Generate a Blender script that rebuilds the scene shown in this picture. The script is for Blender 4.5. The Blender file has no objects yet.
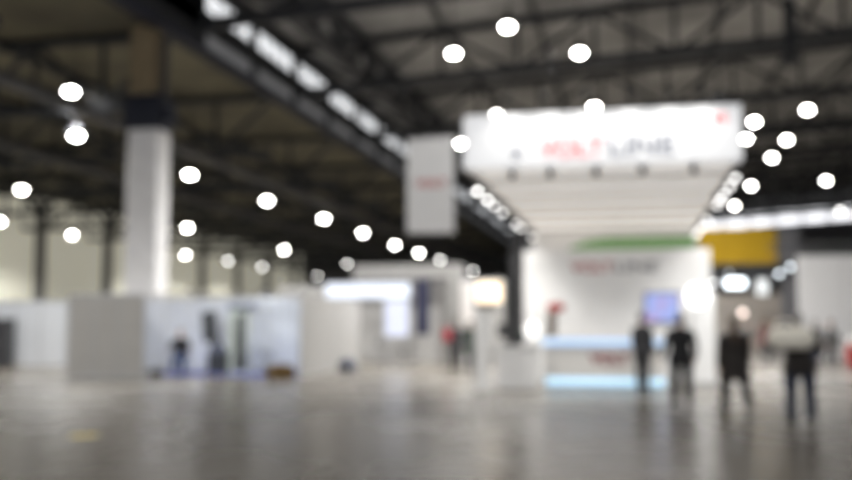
import bpy, bmesh, math, random
from mathutils import Vector, Matrix
random.seed(7)
scene = bpy.context.scene
C = scene.collection
R = math.radians
PI = math.pi

# ------------------------------------------------------------------ materials
def mat(name, col, rough=0.6, metal=0.0, var=0.12, scale=3.0, bump=0.0, emit=None, estr=0.0):
    m = bpy.data.materials.new(name); m.use_nodes = True
    nt = m.node_tree; b = nt.nodes['Principled BSDF']
    tc = nt.nodes.new('ShaderNodeTexCoord')
    n = nt.nodes.new('ShaderNodeTexNoise'); n.inputs['Scale'].default_value = scale; n.inputs['Detail'].default_value = 4
    nt.links.new(tc.outputs['Object'], n.inputs['Vector'])
    r = nt.nodes.new('ShaderNodeValToRGB')
    lo = [max(0, c*(1-var)) for c in col]; hi = [min(1, c*(1+var)) for c in col]
    r.color_ramp.elements[0].position = 0.3; r.color_ramp.elements[1].position = 0.7
    r.color_ramp.elements[0].color = (*lo, 1); r.color_ramp.elements[1].color = (*hi, 1)
    nt.links.new(n.outputs['Fac'], r.inputs['Fac'])
    nt.links.new(r.outputs['Color'], b.inputs['Base Color'])
    b.inputs['Roughness'].default_value = rough; b.inputs['Metallic'].default_value = metal
    if bump:
        bp = nt.nodes.new('ShaderNodeBump'); bp.inputs['Strength'].default_value = bump
        nt.links.new(n.outputs['Fac'], bp.inputs['Height']); nt.links.new(bp.outputs['Normal'], b.inputs['Normal'])
    if emit:
        b.inputs['Emission Color'].default_value = (*emit, 1); b.inputs['Emission Strength'].default_value = estr
    return m

M = {}
M['white_panel'] = mat('white_panel', (.60, .595, .59), .45, var=.03)
M['blue_white_panel'] = mat('blue_white_panel', (.74, .77, .82), .45, var=.03)
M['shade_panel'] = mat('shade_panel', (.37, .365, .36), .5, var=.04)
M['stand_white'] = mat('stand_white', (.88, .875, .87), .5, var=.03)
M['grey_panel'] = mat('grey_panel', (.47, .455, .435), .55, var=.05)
M['aluminium'] = mat('aluminium', (.55, .55, .56), .35, .7, var=.05)
M['lit_wall_paint'] = mat('lit_wall_paint', (.80, .79, .68), .8, var=.08, scale=.3, emit=(.95, .92, .76), estr=.26)   # beige paint; faint added glow stands in for light on the wall
M['pilaster'] = mat('pilaster', (.27, .27, .265), .8)
M['dark_wall'] = mat('dark_wall', (.10, .10, .11), .8)
M['dark_steel'] = mat('dark_steel', (.022, .024, .029), .6, .1)
M['blue_steel'] = mat('blue_steel', (.016, .019, .035), .5, .1)
M['left_deck'] = mat('left_deck', (.112, .101, .066), .8, var=.55, scale=.22)
M['right_deck'] = mat('right_deck', (.27, .27, .27), .8, var=.35, scale=.25)
M['duct'] = mat('duct', (.055, .055, .058), .5, .2)
M['column_white'] = mat('column_white', (.89, .88, .89), .6, var=.05)
M['column_tan'] = mat('column_tan', (.26, .20, .12), .7, var=.2)
M['black'] = mat('black', (.015, .015, .017), .5)
M['screen_frame'] = mat('screen_frame', (.02, .02, .022), .3)
M['white_gloss'] = mat('white_gloss', (.85, .85, .85), .2, var=.02)
M['counter_grey'] = mat('counter_grey', (.74, .72, .69), .4, var=.03)
M['red'] = mat('red', (.42, .03, .025), .5)
M['maroon'] = mat('maroon', (.24, .02, .03), .5)
M['sign_red'] = mat('sign_red', (.80, .10, .10), .5, emit=(.9, .12, .14), estr=.35)
M['sign_grey'] = mat('sign_grey', (.25, .26, .30), .5, emit=(.4, .42, .5), estr=.2)
M['text_grey'] = mat('text_grey', (.16, .16, .17), .5)
M['banner_cloth'] = mat('banner_cloth', (.66, .66, .67), .8, var=.03)
M['green'] = mat('green', (.19, .42, .13), .6, var=.1)
M['yellow'] = mat('yellow', (.39, .24, .004), .9, var=.06)
M['navy'] = mat('navy', (.035, .038, .085), .5)
M['soffit'] = mat('soffit', (.84, .82, .80), .6, var=.05, scale=.6, emit=(1, .97, .94), estr=.36)  # underside is no lamp: emission added in place of light bounced from below
M['rib'] = mat('rib', (.62, .61, .60), .5)
M['ochre'] = mat('ochre', (.13, .075, .02), .9, var=.35, scale=9, bump=.4)
M['blue_carpet'] = mat('blue_carpet', (.04, .065, .34), .95, var=.2, scale=30)
M['machine_dark'] = mat('machine_dark', (.03, .033, .036), .5)
M['machine_grey'] = mat('machine_grey', (.35, .37, .38), .4, .2)
M['machine_green'] = mat('machine_green', (.42, .45, .38), .5)
M['bag_blue'] = mat('bag_blue', (.10, .11, .15), .8)
M['cabinet_grey'] = mat('cabinet_grey', (.07, .068, .078), .5)
M['tape'] = mat('tape', (.66, .54, .20), .6)
M['skin'] = mat('skin', (.55, .35, .26), .55, var=.06, scale=14)
M['hair_dark'] = mat('hair_dark', (.02, .017, .015), .7, scale=60, bump=.4)
M['hair_grey'] = mat('hair_grey', (.22, .21, .20), .7, scale=60, bump=.4)
M['hair_brown'] = mat('hair_brown', (.06, .035, .02), .7, scale=60, bump=.4)
M['eye'] = mat('eye', (.04, .03, .025), .2)
M['lip'] = mat('lip', (.40, .16, .13), .5)
M['cloth_black'] = mat('cloth_black', (.014, .014, .016), .85, scale=25, bump=.15)
M['cloth_charcoal'] = mat('cloth_charcoal', (.03, .03, .034), .85, scale=25, bump=.15)
M['cloth_brownblack'] = mat('cloth_brownblack', (.02, .016, .014), .85, scale=25, bump=.15)
M['cloth_navy'] = mat('cloth_navy', (.018, .026, .05), .85, scale=25, bump=.15)
M['cloth_jeans'] = mat('cloth_jeans', (.05, .08, .17), .85, scale=25, bump=.15)
M['cloth_greygreen'] = mat('cloth_greygreen', (.04, .065, .05), .85, scale=25, bump=.15)
M['cloth_grey'] = mat('cloth_grey', (.16, .16, .165), .85, scale=25, bump=.15)
M['cloth_palegrey'] = mat('cloth_palegrey', (.34, .33, .32), .85, scale=25, bump=.15)
M['cloth_red'] = mat('cloth_red', (.42, .03, .05), .8)
M['cloth_maroon'] = mat('cloth_maroon', (.15, .05, .055), .85, scale=25, bump=.15)
M['cream'] = mat('cream', (.80, .76, .67), .8, var=.06)
M['beige_panel'] = mat('beige_panel', (.27, .25, .235), .6, var=.06)
M['wood'] = mat('wood', (.10, .065, .04), .5, var=.2)
def glow(name, col, s): return mat(name, (.8, .8, .8), .4, var=.01, emit=col, estr=s)
M['lamp_glow'] = glow('lamp_glow', (1, .985, .93), 45)
M['lamp_glow_dim'] = glow('lamp_glow_dim', (1, .985, .95), 16)
M['spot_glow'] = glow('spot_glow', (1, .98, .96), 5)
M['spot_glow_strong'] = glow('spot_glow_strong', (1, .98, .96), 9)
M['cool_spot_glow'] = glow('cool_spot_glow', (.95, .97, 1), 3.5)
M['sign_face'] = glow('sign_face', (.95, .96, 1), .42)
M['led_blue'] = mat('led_blue', (.3, .33, .36), .4, emit=(.46, .68, 1), estr=.95)
M['led_ice'] = mat('led_ice', (.3, .33, .36), .4, emit=(.48, .78, 1), estr=1.1)
M['lightbox_cool'] = mat('lightbox_cool', (.3, .3, .32), .4, emit=(.80, .87, 1), estr=1.15)
M['screen_cool'] = mat('screen_cool', (.3, .3, .32), .4, emit=(.74, .80, 1), estr=.80)
M['lightbox_warm'] = mat('lightbox_warm', (.3, .28, .25), .4, emit=(1, .82, .60), estr=2.0)
M['poster_warm'] = glow('poster_warm', (1, .80, .72), .18)
M['globe_glow'] = glow('globe_glow', (1, .99, .97), 1.0)
M['tower_glow'] = glow('tower_glow', (1, 1, 1), 2.0)
M['window_bright'] = glow('window_bright', (.93, .96, 1), 1.0)
M['window_dim'] = mat('window_dim', (.22, .22, .23), .4, emit=(.85, .87, .9), estr=.09)
M['window_far'] = glow('window_far', (.95, .96, 1), 1.8)
M['booth_led'] = glow('booth_led', (.84, .93, 1), 5)
M['booth_led_soft'] = glow('booth_led_soft', (.80, .92, 1), .45)

# concrete floor: polished, mottled
def floor_mat():
    m = bpy.data.materials.new('polished_concrete'); m.use_nodes = True
    nt = m.node_tree; b = nt.nodes['Principled BSDF']
    tc = nt.nodes.new('ShaderNodeTexCoord')
    n1 = nt.nodes.new('ShaderNodeTexNoise'); n1.inputs['Scale'].default_value = .35; n1.inputs['Detail'].default_value = 7
    n2 = nt.nodes.new('ShaderNodeTexNoise'); n2.inputs['Scale'].default_value = 6; n2.inputs['Detail'].default_value = 5
    for n in (n1, n2): nt.links.new(tc.outputs['Object'], n.inputs['Vector'])
    r = nt.nodes.new('ShaderNodeValToRGB')
    r.color_ramp.elements[0].position = .32; r.color_ramp.elements[1].position = .7
    r.color_ramp.elements[0].color = (.104, .090, .074, 1); r.color_ramp.elements[1].color = (.145, .130, .108, 1)
    mx = nt.nodes.new('ShaderNodeMix'); mx.data_type = 'FLOAT'; mx.inputs[0].default_value = .35
    nt.links.new(n1.outputs['Fac'], mx.inputs[2]); nt.links.new(n2.outputs['Fac'], mx.inputs[3])
    nt.links.new(mx.outputs[0], r.inputs['Fac']); nt.links.new(r.outputs['Color'], b.inputs['Base Color'])
    mr = nt.nodes.new('ShaderNodeMapRange'); mr.inputs[3].default_value = .22; mr.inputs[4].default_value = .32
    nt.links.new(n1.outputs['Fac'], mr.inputs[0]); nt.links.new(mr.outputs[0], b.inputs['Roughness'])
    bp = nt.nodes.new('ShaderNodeBump'); bp.inputs['Strength'].default_value = .012
    nt.links.new(n2.outputs['Fac'], bp.inputs['Height']); nt.links.new(bp.outputs['Normal'], b.inputs['Normal'])
    return m
M['floor'] = floor_mat()

def tv_mat():
    m = bpy.data.materials.new('tv_picture'); m.use_nodes = True
    nt = m.node_tree; b = nt.nodes['Principled BSDF']
    tc = nt.nodes.new('ShaderNodeTexCoord')
    n = nt.nodes.new('ShaderNodeTexNoise'); n.inputs['Scale'].default_value = 2.6; n.inputs['Detail'].default_value = 2
    nt.links.new(tc.outputs['Object'], n.inputs['Vector'])
    r = nt.nodes.new('ShaderNodeValToRGB')
    r.color_ramp.elements[0].position = .34; r.color_ramp.elements[0].color = (.62, .36, .66, 1)
    r.color_ramp.elements[1].position = .50; r.color_ramp.elements[1].color = (.40, .50, .95, 1)
    nt.links.new(n.outputs['Fac'], r.inputs['Fac'])
    nt.links.new(r.outputs['Color'], b.inputs['Emission Color']); b.inputs['Emission Strength'].default_value = .9
    b.inputs['Base Color'].default_value = (.03, .03, .04, 1)
    return m
M['tv'] = tv_mat()

# ------------------------------------------------------------------ mesh helpers
def frame(t, ref=None):
    t = t.normalized()
    ref = Vector(ref) if ref is not None else (Vector((0, 0, 1)) if abs(t.z) < .9 else Vector((1, 0, 0)))
    a = (ref - t*ref.dot(t))
    if a.length < 1e-5: a = t.orthogonal()
    a.normalize(); return a, t.cross(a).normalized()

class MB:
    def __init__(s): s.bm = bmesh.new()
    def box(s, c, d, rz=0, rx=0, ry=0, bev=0):
        b = bmesh.new(); bmesh.ops.create_cube(b, size=1)
        bmesh.ops.scale(b, vec=d, verts=b.verts)
        if bev: bmesh.ops.bevel(b, geom=list(b.edges), offset=bev, segments=2, affect='EDGES', profile=.5)
        mt = Matrix.Translation(c) @ Matrix.Rotation(rz, 4, 'Z') @ Matrix.Rotation(rx, 4, 'X') @ Matrix.Rotation(ry, 4, 'Y')
        bmesh.ops.transform(b, matrix=mt, verts=b.verts)
        return s.add(b)
    def add(s, b):
        vs = [s.bm.verts.new(v.co) for v in b.verts]; b.verts.index_update()
        for f in b.faces:
            try: s.bm.faces.new([vs[v.index] for v in f.verts]).smooth = f.smooth
            except ValueError: pass
        b.free(); return s
    def tube(s, pts, rad, seg=10, ref=None, smooth=True, round_ends=False):
        pts = [Vector(p) for p in pts]
        if not isinstance(rad, (list, tuple)): rad = [rad]*len(pts)
        rad = [r if isinstance(r, tuple) else (r, r) for r in rad]
        if round_ends:
            for e in (0, -1):
                d = (pts[e]-pts[1 if e == 0 else -2]).normalized(); r = rad[e]; p = pts[e]; m_ = min(r)
                ex = [(p+d*m_*.5, (r[0]*.86, r[1]*.86)), (p+d*m_*.87, (r[0]*.5, r[1]*.5)), (p+d*m_, (r[0]*.15, r[1]*.15))]
                if e == 0: pts = [x[0] for x in ex[::-1]]+pts; rad = [x[1] for x in ex[::-1]]+rad
                else: pts = pts+[x[0] for x in ex]; rad = rad+[x[1] for x in ex]
        rings = []; pa = None
        for i, p in enumerate(pts):
            t = (pts[min(i+1, len(pts)-1)]-pts[max(i-1, 0)])
            a, b = frame(t, ref if ref is not None else pa)     # without a reference the frame is carried along the path
            pa = a
            rings.append([s.bm.verts.new(p + a*math.cos(2*PI*k/seg)*rad[i][0] + b*math.sin(2*PI*k/seg)*rad[i][1]) for k in range(seg)])
        for i in range(len(rings)-1):
            for k in range(seg):
                s.bm.faces.new((rings[i][k], rings[i][(k+1) % seg], rings[i+1][(k+1) % seg], rings[i+1][k])).smooth = smooth
        s.bm.faces.new(rings[0][::-1]); s.bm.faces.new(rings[-1]); return s
    def bar(s, a, b, w=.1, h=None):
        a = Vector(a); b = Vector(b); h = h or w
        x, y = frame(b-a)
        v = [s.bm.verts.new(p + x*i*h/2 + y*j*w/2) for p in (a, b) for i, j in ((-1, -1), (1, -1), (1, 1), (-1, 1))]
        for q in ((0, 1, 2, 3), (7, 6, 5, 4), (0, 4, 5, 1), (1, 5, 6, 2), (2, 6, 7, 3), (3, 7, 4, 0)): s.bm.faces.new([v[k] for k in q])
        return s
    def lathe(s, prof, loc=(0, 0, 0), seg=20, smooth=True, axis=None):
        loc = Vector(loc); rings = []
        q = Vector((0, 0, 1)).rotation_difference(Vector(axis)) if axis else None
        for r, z in prof:
            ring = []
            for k in range(seg):
                v = Vector((r*math.cos(2*PI*k/seg), r*math.sin(2*PI*k/seg), z))
                if q: v = q @ v
                ring.append(s.bm.verts.new(v+loc))
            rings.append(ring)
        for i in range(len(rings)-1):
            for k in range(seg):
                s.bm.faces.new((rings[i][k], rings[i][(k+1) % seg], rings[i+1][(k+1) % seg], rings[i+1][k])).smooth = smooth
        s.bm.faces.new(rings[0][::-1]); s.bm.faces.new(rings[-1]); return s
    def ball(s, c, r, seg=16, rot=None):
        b = bmesh.new(); bmesh.ops.create_uvsphere(b, u_segments=seg, v_segments=max(6, seg*2//3), radius=1)
        r = r if isinstance(r, tuple) else (r, r, r)
        bmesh.ops.scale(b, vec=r, verts=b.verts)
        if rot is not None: bmesh.ops.transform(b, matrix=rot.to_4x4(), verts=b.verts)
        bmesh.ops.translate(b, vec=c, verts=b.verts)
        for f in b.faces: f.smooth = True
        return s.add(b)
    def prism(s, poly, y0, y1):
        a = [s.bm.verts.new((x, y0, z)) for x, z in poly]; b = [s.bm.verts.new((x, y1, z)) for x, z in poly]
        n = len(poly); s.bm.faces.new(a); s.bm.faces.new(b[::-1])
        for k in range(n): s.bm.faces.new((a[k], b[k], b[(k+1) % n], a[(k+1) % n]))
        return s
    def build(s, name, m, parent=None, kind=None):
        bmesh.ops.recalc_face_normals(s.bm, faces=s.bm.faces)
        me = bpy.data.meshes.new(name); s.bm.to_mesh(me); s.bm.free()
        me.materials.append(m)
        o = bpy.data.objects.new(name, me); C.objects.link(o)
        if parent: o.parent = parent
        if kind: o['kind'] = kind
        return o

def thing(name, label, cat, loc=(0, 0, 0), rz=0, group=None):
    o = bpy.data.objects.new(name, None); C.objects.link(o)
    o.empty_display_size = .2
    o.location = loc; o.rotation_euler = (0, 0, rz); o['label'] = label; o['category'] = cat
    if group: o['group'] = group
    return o
def tag(o, label, cat, group=None):
    o['label'] = label; o['category'] = cat
    if group: o['group'] = group
    return o
def dup(root, loc, label, group=None, rz=None):
    r = root.copy(); C.objects.link(r); r.location = loc; r['label'] = label
    if rz is not None: r.rotation_euler = (0, 0, rz)
    if group: r['group'] = group
    for ch in list(root.children):
        c = ch.copy(); C.objects.link(c); c.parent = r
        for g in list(ch.children):
            d = g.copy(); C.objects.link(d); d.parent = c
    return r
def text(s, m, parent, loc, size, rot=(R(90), 0, 0), name='lettering', width=None, bold=.0, ext=.012):
    cu = bpy.data.curves.new('lettering', 'FONT'); cu.body = s; cu.size = size; cu.extrude = ext; cu.offset = bold
    cu.align_x = 'CENTER'; cu.align_y = 'CENTER'
    t = bpy.data.objects.new('lettering_source', cu); C.objects.link(t)
    bpy.context.view_layer.update()
    me = bpy.data.meshes.new_from_object(t.evaluated_get(bpy.context.evaluated_depsgraph_get()))
    bpy.data.objects.remove(t)
    if width:
        xs = [v.co.x for v in me.vertices]; k = width/(max(xs)-min(xs))
        for v in me.vertices: v.co.x *= k
    me.materials.clear(); me.materials.append(m)
    o = bpy.data.objects.new(name, me); C.objects.link(o); o.parent = parent; o.location = loc; o.rotation_euler = rot
    return o
ORD = ['first', 'second', 'third', 'fourth', 'fifth', 'sixth', 'seventh', 'eighth', 'ninth', 'tenth', 'eleventh', 'twelfth']

# ------------------------------------------------------------------ hall shell
XL, XR, YB, XC = -51.0, 36.0, 150.0, -16.75
def zroof(x): return 15.95 + .068*(x-XC)
MB().box(((XL+XR)/2, 67, -.15), (XR-XL, 170, .3)).build('floor', M['floor'], kind='structure')
MB().box((XL-.15, 67, 6.3), (.3, 170, 12.6)).build('wall_left', M['lit_wall_paint'], kind='structure')
MB().box((XR+.15, 67, 9.9), (.3, 170, 19.8)).build('wall_right', M['dark_wall'], kind='structure')
MB().prism([(XL, 0), (XR, 0), (XR, zroof(XR)), (XC, zroof(XC)), (XC, 12.6), (XL, 12.6)], YB, YB+.3).build('wall_back', M['dark_wall'], kind='structure')
MB().box(((XL+XC)/2, 67, 12.75), (XC-XL, 170, .3)).build('ceiling', M['left_deck'], kind='structure')
MB().prism([(XC, zroof(XC)), (XR, zroof(XR)), (XR, zroof(XR)+.3), (XC, zroof(XC)+.3)], -18, YB).build('ceiling', M['right_deck'], kind='structure')
mw = MB()
mw.box((XC, 67, 12.35), (.2, 170, .3)); mw.box((XC, 67, 13.75), (.2, 170, .9)); mw.box((XC, 67, 15.5), (.2, 170, .9))
mw.box((XC, 9.2, 14.1), (.2, 54.4, 3.7))
mw.build('wall_clerestory', M['dark_steel'], kind='structure')
n = 1
for k in range(20):
    y0 = 36.5 + k*5.6
    if y0+5 > 148: break
    MB().box((XC, y0+2.55, 14.62), (.08, 4.7, .80)).build('window_%d' % n, M['window_bright'], kind='structure')
    MB().box((XC, y0+2.55, 12.9), (.08, 4.9, .74)).build('window_%d' % (n+1), M['window_dim'], kind='structure')
    mm = MB().box((XC, y0-.1, 14.0), (.26, .5, 3.2))
    for j in range(1, 4): mm.box((XC+.02, y0+.2+4.7*j/4, 14.62), (.12, .10, .80))
    mm.build('trim_%d' % n, M['dark_steel'], kind='structure')
    n += 2
MB().box((XC+.2, 67, 12.42), (.35, 170, .28)).build('trim_91', M['blue_steel'], kind='structure')
# far wall clerestory, following the roof pitch
for k in range(9):
    x0 = 2.2 + k*3.6; x1 = x0+3.25
    zb = lambda x: 15.15 + .062*(x-8)
    MB().prism([(x0, zb(x0)), (x1, zb(x1)), (x1, zb(x1)+1.75), (x0, zb(x0)+1.75)], YB-.12, YB-.02).build('window_%d' % (100+k), M['window_far'], kind='structure')
# pilasters on the left wall
for k, y in enumerate((24, 35, 46, 57, 67.6, 78.5, 89.9, 101, 112, 123, 134, 145)):
    MB().box((XL+.2, y, 6.2), (.4, 1.3, 12.4)).build('trim_%d' % (120+k), M['pilaster'], kind='structure')
# roof trusses, left bay (low flat roof)
def truss_left(y):
    m = MB(); zb, zt = 9.75, 12.4
    m.bar((XL, y, zb), (XC, y, zb), .30, .34); m.bar((XL, y, zt), (XC, y, zt), .30, .30)
    n_ = 12; dx = (XC-XL)/n_
    for i in range(n_):
        a = XL+i*dx; m.bar((a, y, zb), (a, y, zt), .16)
        m.bar((a, y, zb if i % 2 else zt), (a+dx, y, zt if i % 2 else zb), .18)
    m.build('roof_truss', M['dark_steel'], kind='structure')
for k in range(13): truss_left(23.5+10.5*k)
for x in (-23.5, -29.5, -35.5, -41.5, -47):
    MB().bar((x, -10, 12.2), (x, YB, 12.2), .22, .3).build('roof_purlin', M['dark_steel'], kind='structure')
# two pale air ducts along the left bay
for x, r_ in ((-19.4, .24), (-26.6, .22)):
    d = MB().tube([(x, 5+i*9, 9.35) for i in range(16)], r_, 14)
    for i in range(45): d.lathe([(r_+.03, -.05), (r_+.03, .05)], (x, 6+i*3, 9.35), 14, axis=(0, 1, 0))
    for i in range(13): d.bar((x, 23.5+10.5*i, 9.5), (x, 23.5+10.5*i, 9.75), .05)
    d.build('trim_%d' % (140 if x > -20 else 141), M['duct'], kind='structure')
# right bay trusses and purlins
def truss_right(y):
    m = MB(); n_ = 14; dx = (XR-XC)/n_
    zb = lambda x: 14.35+.058*x
    zt = lambda x: zroof(x)-.3
    m.bar((XC, y, zb(XC)), (XR, y, zb(XR)), .35, .46); m.bar((XC, y, zt(XC)), (XR, y, zt(XR)), .30, .36)
    for i in range(n_+1):
        a = XC+i*dx
        m.bar((a, y, zb(a)), (a, y, zt(a)), .2)
        if i < n_: m.bar((a, y, zb(a) if i % 2 else zt(a)), (a+dx, y, zt(a+dx) if i % 2 else zb(a+dx)), .2)
    m.build('roof_truss', M['dark_steel'], kind='structure')
for k in range(9): truss_right(36+12*k)
for x in (-9, -4.5, 0, 4.5, 9, 13.5, 18, 22.5, 27, 31.5):
    MB().bar((x, -10, zroof(x)-.15), (x, YB, zroof(x)-.15), .22, .28).build('roof_purlin', M['dark_steel'], kind='structure')
g = MB()
g.bar((-13.2, 0, 14.0), (-13.2, YB, 14.0), .6, .5); g.bar((-13.2, 0, 15.7), (-13.2, YB, 15.7), .6, .4)
for i in range(50): g.bar((-13.2, i*3, 14.0 if i % 2 else 15.7), (-13.2, i*3+3, 15.7 if i % 2 else 14.0), .35)
g.build('roof_girder', M['dark_steel'], kind='structure')
g = MB()
g.box((7.3, 48.2, 15.2), (.5, .5, 3.2)); g.build('roof_hanger', M['dark_steel'], kind='structure')
g = MB().bar((3.2, 43, 15.55), (20, 43, 16.5), .3, .3); g.build('roof_beam', M['dark_steel'], kind='structure')

# big white column carrying the roof-window girder
col = bpy.data.objects.new('column', None); C.objects.link(col); col.location = (-17.12, 33, 0); col['kind'] = 'structure'
MB().box((0, 0, 4.3), (1.22, 1.0, 8.6), bev=.08).build('cladding', M['column_white'], col)
MB().box((0, 0, 9.2), (1.42, 1.2, 1.25), bev=.04).box((.1, -.2, 9.1), (1.9, .5, .5)).build('collar', M['blue_steel'], col)
MB().box((-.1, 0, 11.1), (.95, .9, 2.6)).build('column_head', M['column_tan'], col)
MB().box((.66, -.2, 10.9), (.16, .3, 2.2)).build('cable_tray', M['duct'], col)

# ------------------------------------------------------------------ high-bay lamps
def light(name, kind, parent, loc, energy, size=.3, color=(1, .98, .94), angle=None, rot=(0, 0, 0), blend=.5):
    l = bpy.data.lights.new(name, kind); l.energy = energy; l.color = color
    if kind in ('POINT', 'SPOT'): l.shadow_soft_size = size
    if kind == 'SPOT': l.spot_size = angle; l.spot_blend = blend
    o = bpy.data.objects.new(name, l); C.objects.link(o); o.parent = parent; o.location = loc; o.rotation_euler = rot
    return o
def make_lamp(label, loc, rod, power, group, glow_='lamp_glow'):
    t = thing('high_bay_lamp', label, 'ceiling lamp', loc, 0, group)
    MB().lathe([(.10, .42), (.13, .40), (.20, .30), (.33, .12), (.36, .06), (.34, .06), (.18, .28), (.1, .36)], (0, 0, 0), 24).build('reflector', M['dark_steel'], t)
    MB().lathe([(.05, -.10), (.12, -.09), (.19, -.05), (.215, .0), (.20, .04), (.14, .08)], (0, 0, 0), 24).build('lens', M[glow_], t)
    MB().lathe([(.09, .42), (.11, .44), (.11, .68), (.08, .72)], (0, 0, 0), 14).build('ballast', M['duct'], t)
    MB().tube([(0, 0, .7), (0, 0, rod)], .018, 8).build('hanging_rod', M['dark_steel'], t)
    light('lamp_light', 'SPOT', t, (0, 0, -.2), power, .28, angle=R(151), blend=.62)
    return t
PL, PR = 3700, 6900
def lamp_row(xs, label_f, rodtop, power, group):
    first = None
    for i, (x, y, z) in enumerate(xs):
        rod = rodtop(x)-z
        far_ = y > 100
        if first is None or first[2] != far_:
            t = make_lamp(label_f(i), (x, y, z), rod, power, group, 'lamp_glow_dim' if far_ else 'lamp_glow'); first = (t, rod, far_)
        else: dup(first[0], (x, y, z), label_f(i), group)
HL = 8.8
rodL = lambda x: 12.6
lamp_row([(x, y, HL) for x, y in ((-20.82, 34.3), (-20.92, 44.5), (-20.93, 54.9), (-20.69, 65.1), (-20.85, 75.8), (-21.16, 87.8), (-21.16, 98.1), (-21.16, 109.2), (-21.16, 132.5))],
         lambda i: '%s ceiling lamp from the front in the row right of the white column' % ORD[i-1] if i else 'low oval ceiling lamp left of the column, lower of the close pair', rodL, PL, 'row of lamps right of the column')
lamp_row([(-20.4, 33.14, 10.22)], lambda i: 'ceiling lamp left of the column top, upper of the close pair', lambda x: 12.61, PL, 'row of lamps right of the column')
lamp_row([(x, y, HL) for x, y in ((-32.1, 47.7), (-32.64, 69.2), (-33.07, 91.5), (-33.37, 114.2))],
         lambda i: ['oval lamp at far left of the column, level with the column middle', 'upper of two lamps just right of the lower half of the column',
                    'lamp above the right end of the open booth, over the low faint lamps', 'lamp just above the left end of the glowing header panel'][i], rodL, PL, 'middle row of lamps over the left hall')
lamp_row([(x, y, HL) for x, y in ((-43.6, 62.4), (-44.25, 72.7), (-45.4, 96.0), (-45.0, 106.1), (-45.5, 118.0), (-45.9, 141.4))],
         lambda i: ['lamp cut off by the left frame edge in front of the beige wall', 'low lamp between the left frame edge and the column by the beige wall',
                    'lower of two lamps just right of the lower half of the column', 'left lamp of the low row above the open booth',
                    'fainter middle lamp of the low row above the open booth', 'faintest lowest lamp, last of the low row above the booth side wall'][i], rodL, PL, 'row of lamps nearest the beige wall')
rodR = lambda x: zroof(x)-.02
names = ['high ceiling lamp above the sign, left one of the top three', 'largest brightest lamp at top, highest of the three above the sign',
         'high ceiling lamp above the sign, right one of the top three', 'ceiling lamp at the upper left corner of the white hanging sign',
         'ceiling lamp at the left edge of the hanging sign above the grey banner', 'ceiling lamp peeping over the middle of the sign top edge',
         'brightest high lamp right of the sign, nearest in the right row', 'second lamp in the right row beyond the sign, below the brightest',
         'upper of two close lamps at the right end of the sign', 'lower of two close lamps at the right end of the sign',
         'third lamp in the right row beyond the sign', 'fourth lamp in the right row beside the canopy edge',
         'fifth and farthest lamp of the right row beside the canopy', 'lone lamp at far right above the pale window strip', 'lamp in front of the pale window strip at far right']
pos = [(-7.3, 40.8), (-4.6, 37.5), (-2.1, 41.8), (-7.2, 53.5), (-10.6, 61.7), (-1.9, 52.5), (9.2, 55.6), (9.4, 64.5), (6.8, 58.3), (6.9, 63.6),
       (9.4, 71.3), (9.55, 85.5), (9.6, 99.8), (15.1, 83.7), (20.4, 106.3)]
for nm, (x, y) in zip(names, pos):
    make_lamp(nm, (x, y, 13.0), rodR(x)-13.0, PR, 'lamps over the right hall', 'lamp_glow_dim' if y > 100 else 'lamp_glow')

# unseen fill lights added along the lamp rows to brighten the foreground, no fixtures
for x, y, z, p in ((-20.9, 24, HL, PL), (-20.9, 13, HL, PL), (-9.5, 22, 13, PR), (-7.2, 12, 13, PR), (-2, 28, 13, PR), (9.3, 30, 13, PR), (3.5, 14, 13, PR), (9.3, 4, 13, PR), (-9, 0, 13, PR), (0, -6, 13, PR)):
    light('hall_fill_light', 'SPOT', None, (x, y, z-.2), p*(.36 if x == -20.9 else .24 if x == -9.5 else .16), .28, angle=R(150), blend=.6)

# ------------------------------------------------------------------ hanging canopy with the sign
cv = thing('hanging_canopy', 'long white canopy hung from the roof with a big bright sign front', 'canopy', (-.72, 22.4, 0))
CW = 6.06
MB().box((0, .12, 5.76), (CW+.08, .24, 1.24), bev=.03).build('sign_front', M['sign_face'], cv)
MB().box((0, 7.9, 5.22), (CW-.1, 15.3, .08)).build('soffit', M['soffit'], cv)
for k in range(5): MB().box((0, 2.2+k*2.6, 5.14), (CW-.15, .10, .10)).build('soffit_rib', M['rib'], cv)
for sx in (-1, 1): MB().box((sx*(CW/2-.06), 7.9, 5.32), (.14, 15.5, .42)).build('side_fascia', M['rib'], cv)
MB().box((0, 15.65, 5.4), (CW, .14, .6)).build('rear_fascia', M['white_panel'], cv)
text('VOLT', M['sign_red'], cv, (-.60, -.02, 5.52), .56, width=1.42, bold=.006)
text('LINE', M['sign_grey'], cv, (.92, -.02, 5.52), .56, width=1.42, bold=.01)
MB().lathe([(.11, 0), (.11, .02)], (-1.85, -.005, 5.45), 18, axis=(0, -1, 0)).build('grey_emblem', M['sign_grey'], cv)
MB().box((2.52, -.01, 6.08), (.12, .02, .18)).box((2.68, -.01, 6.08), (.12, .02, .18)).build('red_emblem', M['sign_red'], cv)
for x in (-2.1, 1.0):
    for y in (1.0, 14.5):
        MB().tube([(x, y, 5.3), (x, y, zroof(x-.72)-.02)], .015, 8).build('suspension_cable', M['black'], cv)
# booth rear wall with the green band, at the canopy's far end
bw = thing('booth_rear_wall', 'tall white rear wall under the canopy with a green band', 'booth wall', (-.72, 38.1, 0))
MB().box((0, 0, 2.6), (CW, .12, 5.2)).build('panel', M['stand_white'], bw)
MB().prism([(-1.75, 4.42), (2.95, 4.42), (2.95, 4.84), (-.2, 4.84), (-1.0, 4.74)], -.075, -.062).build('green_band', M['green'], bw)
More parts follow.
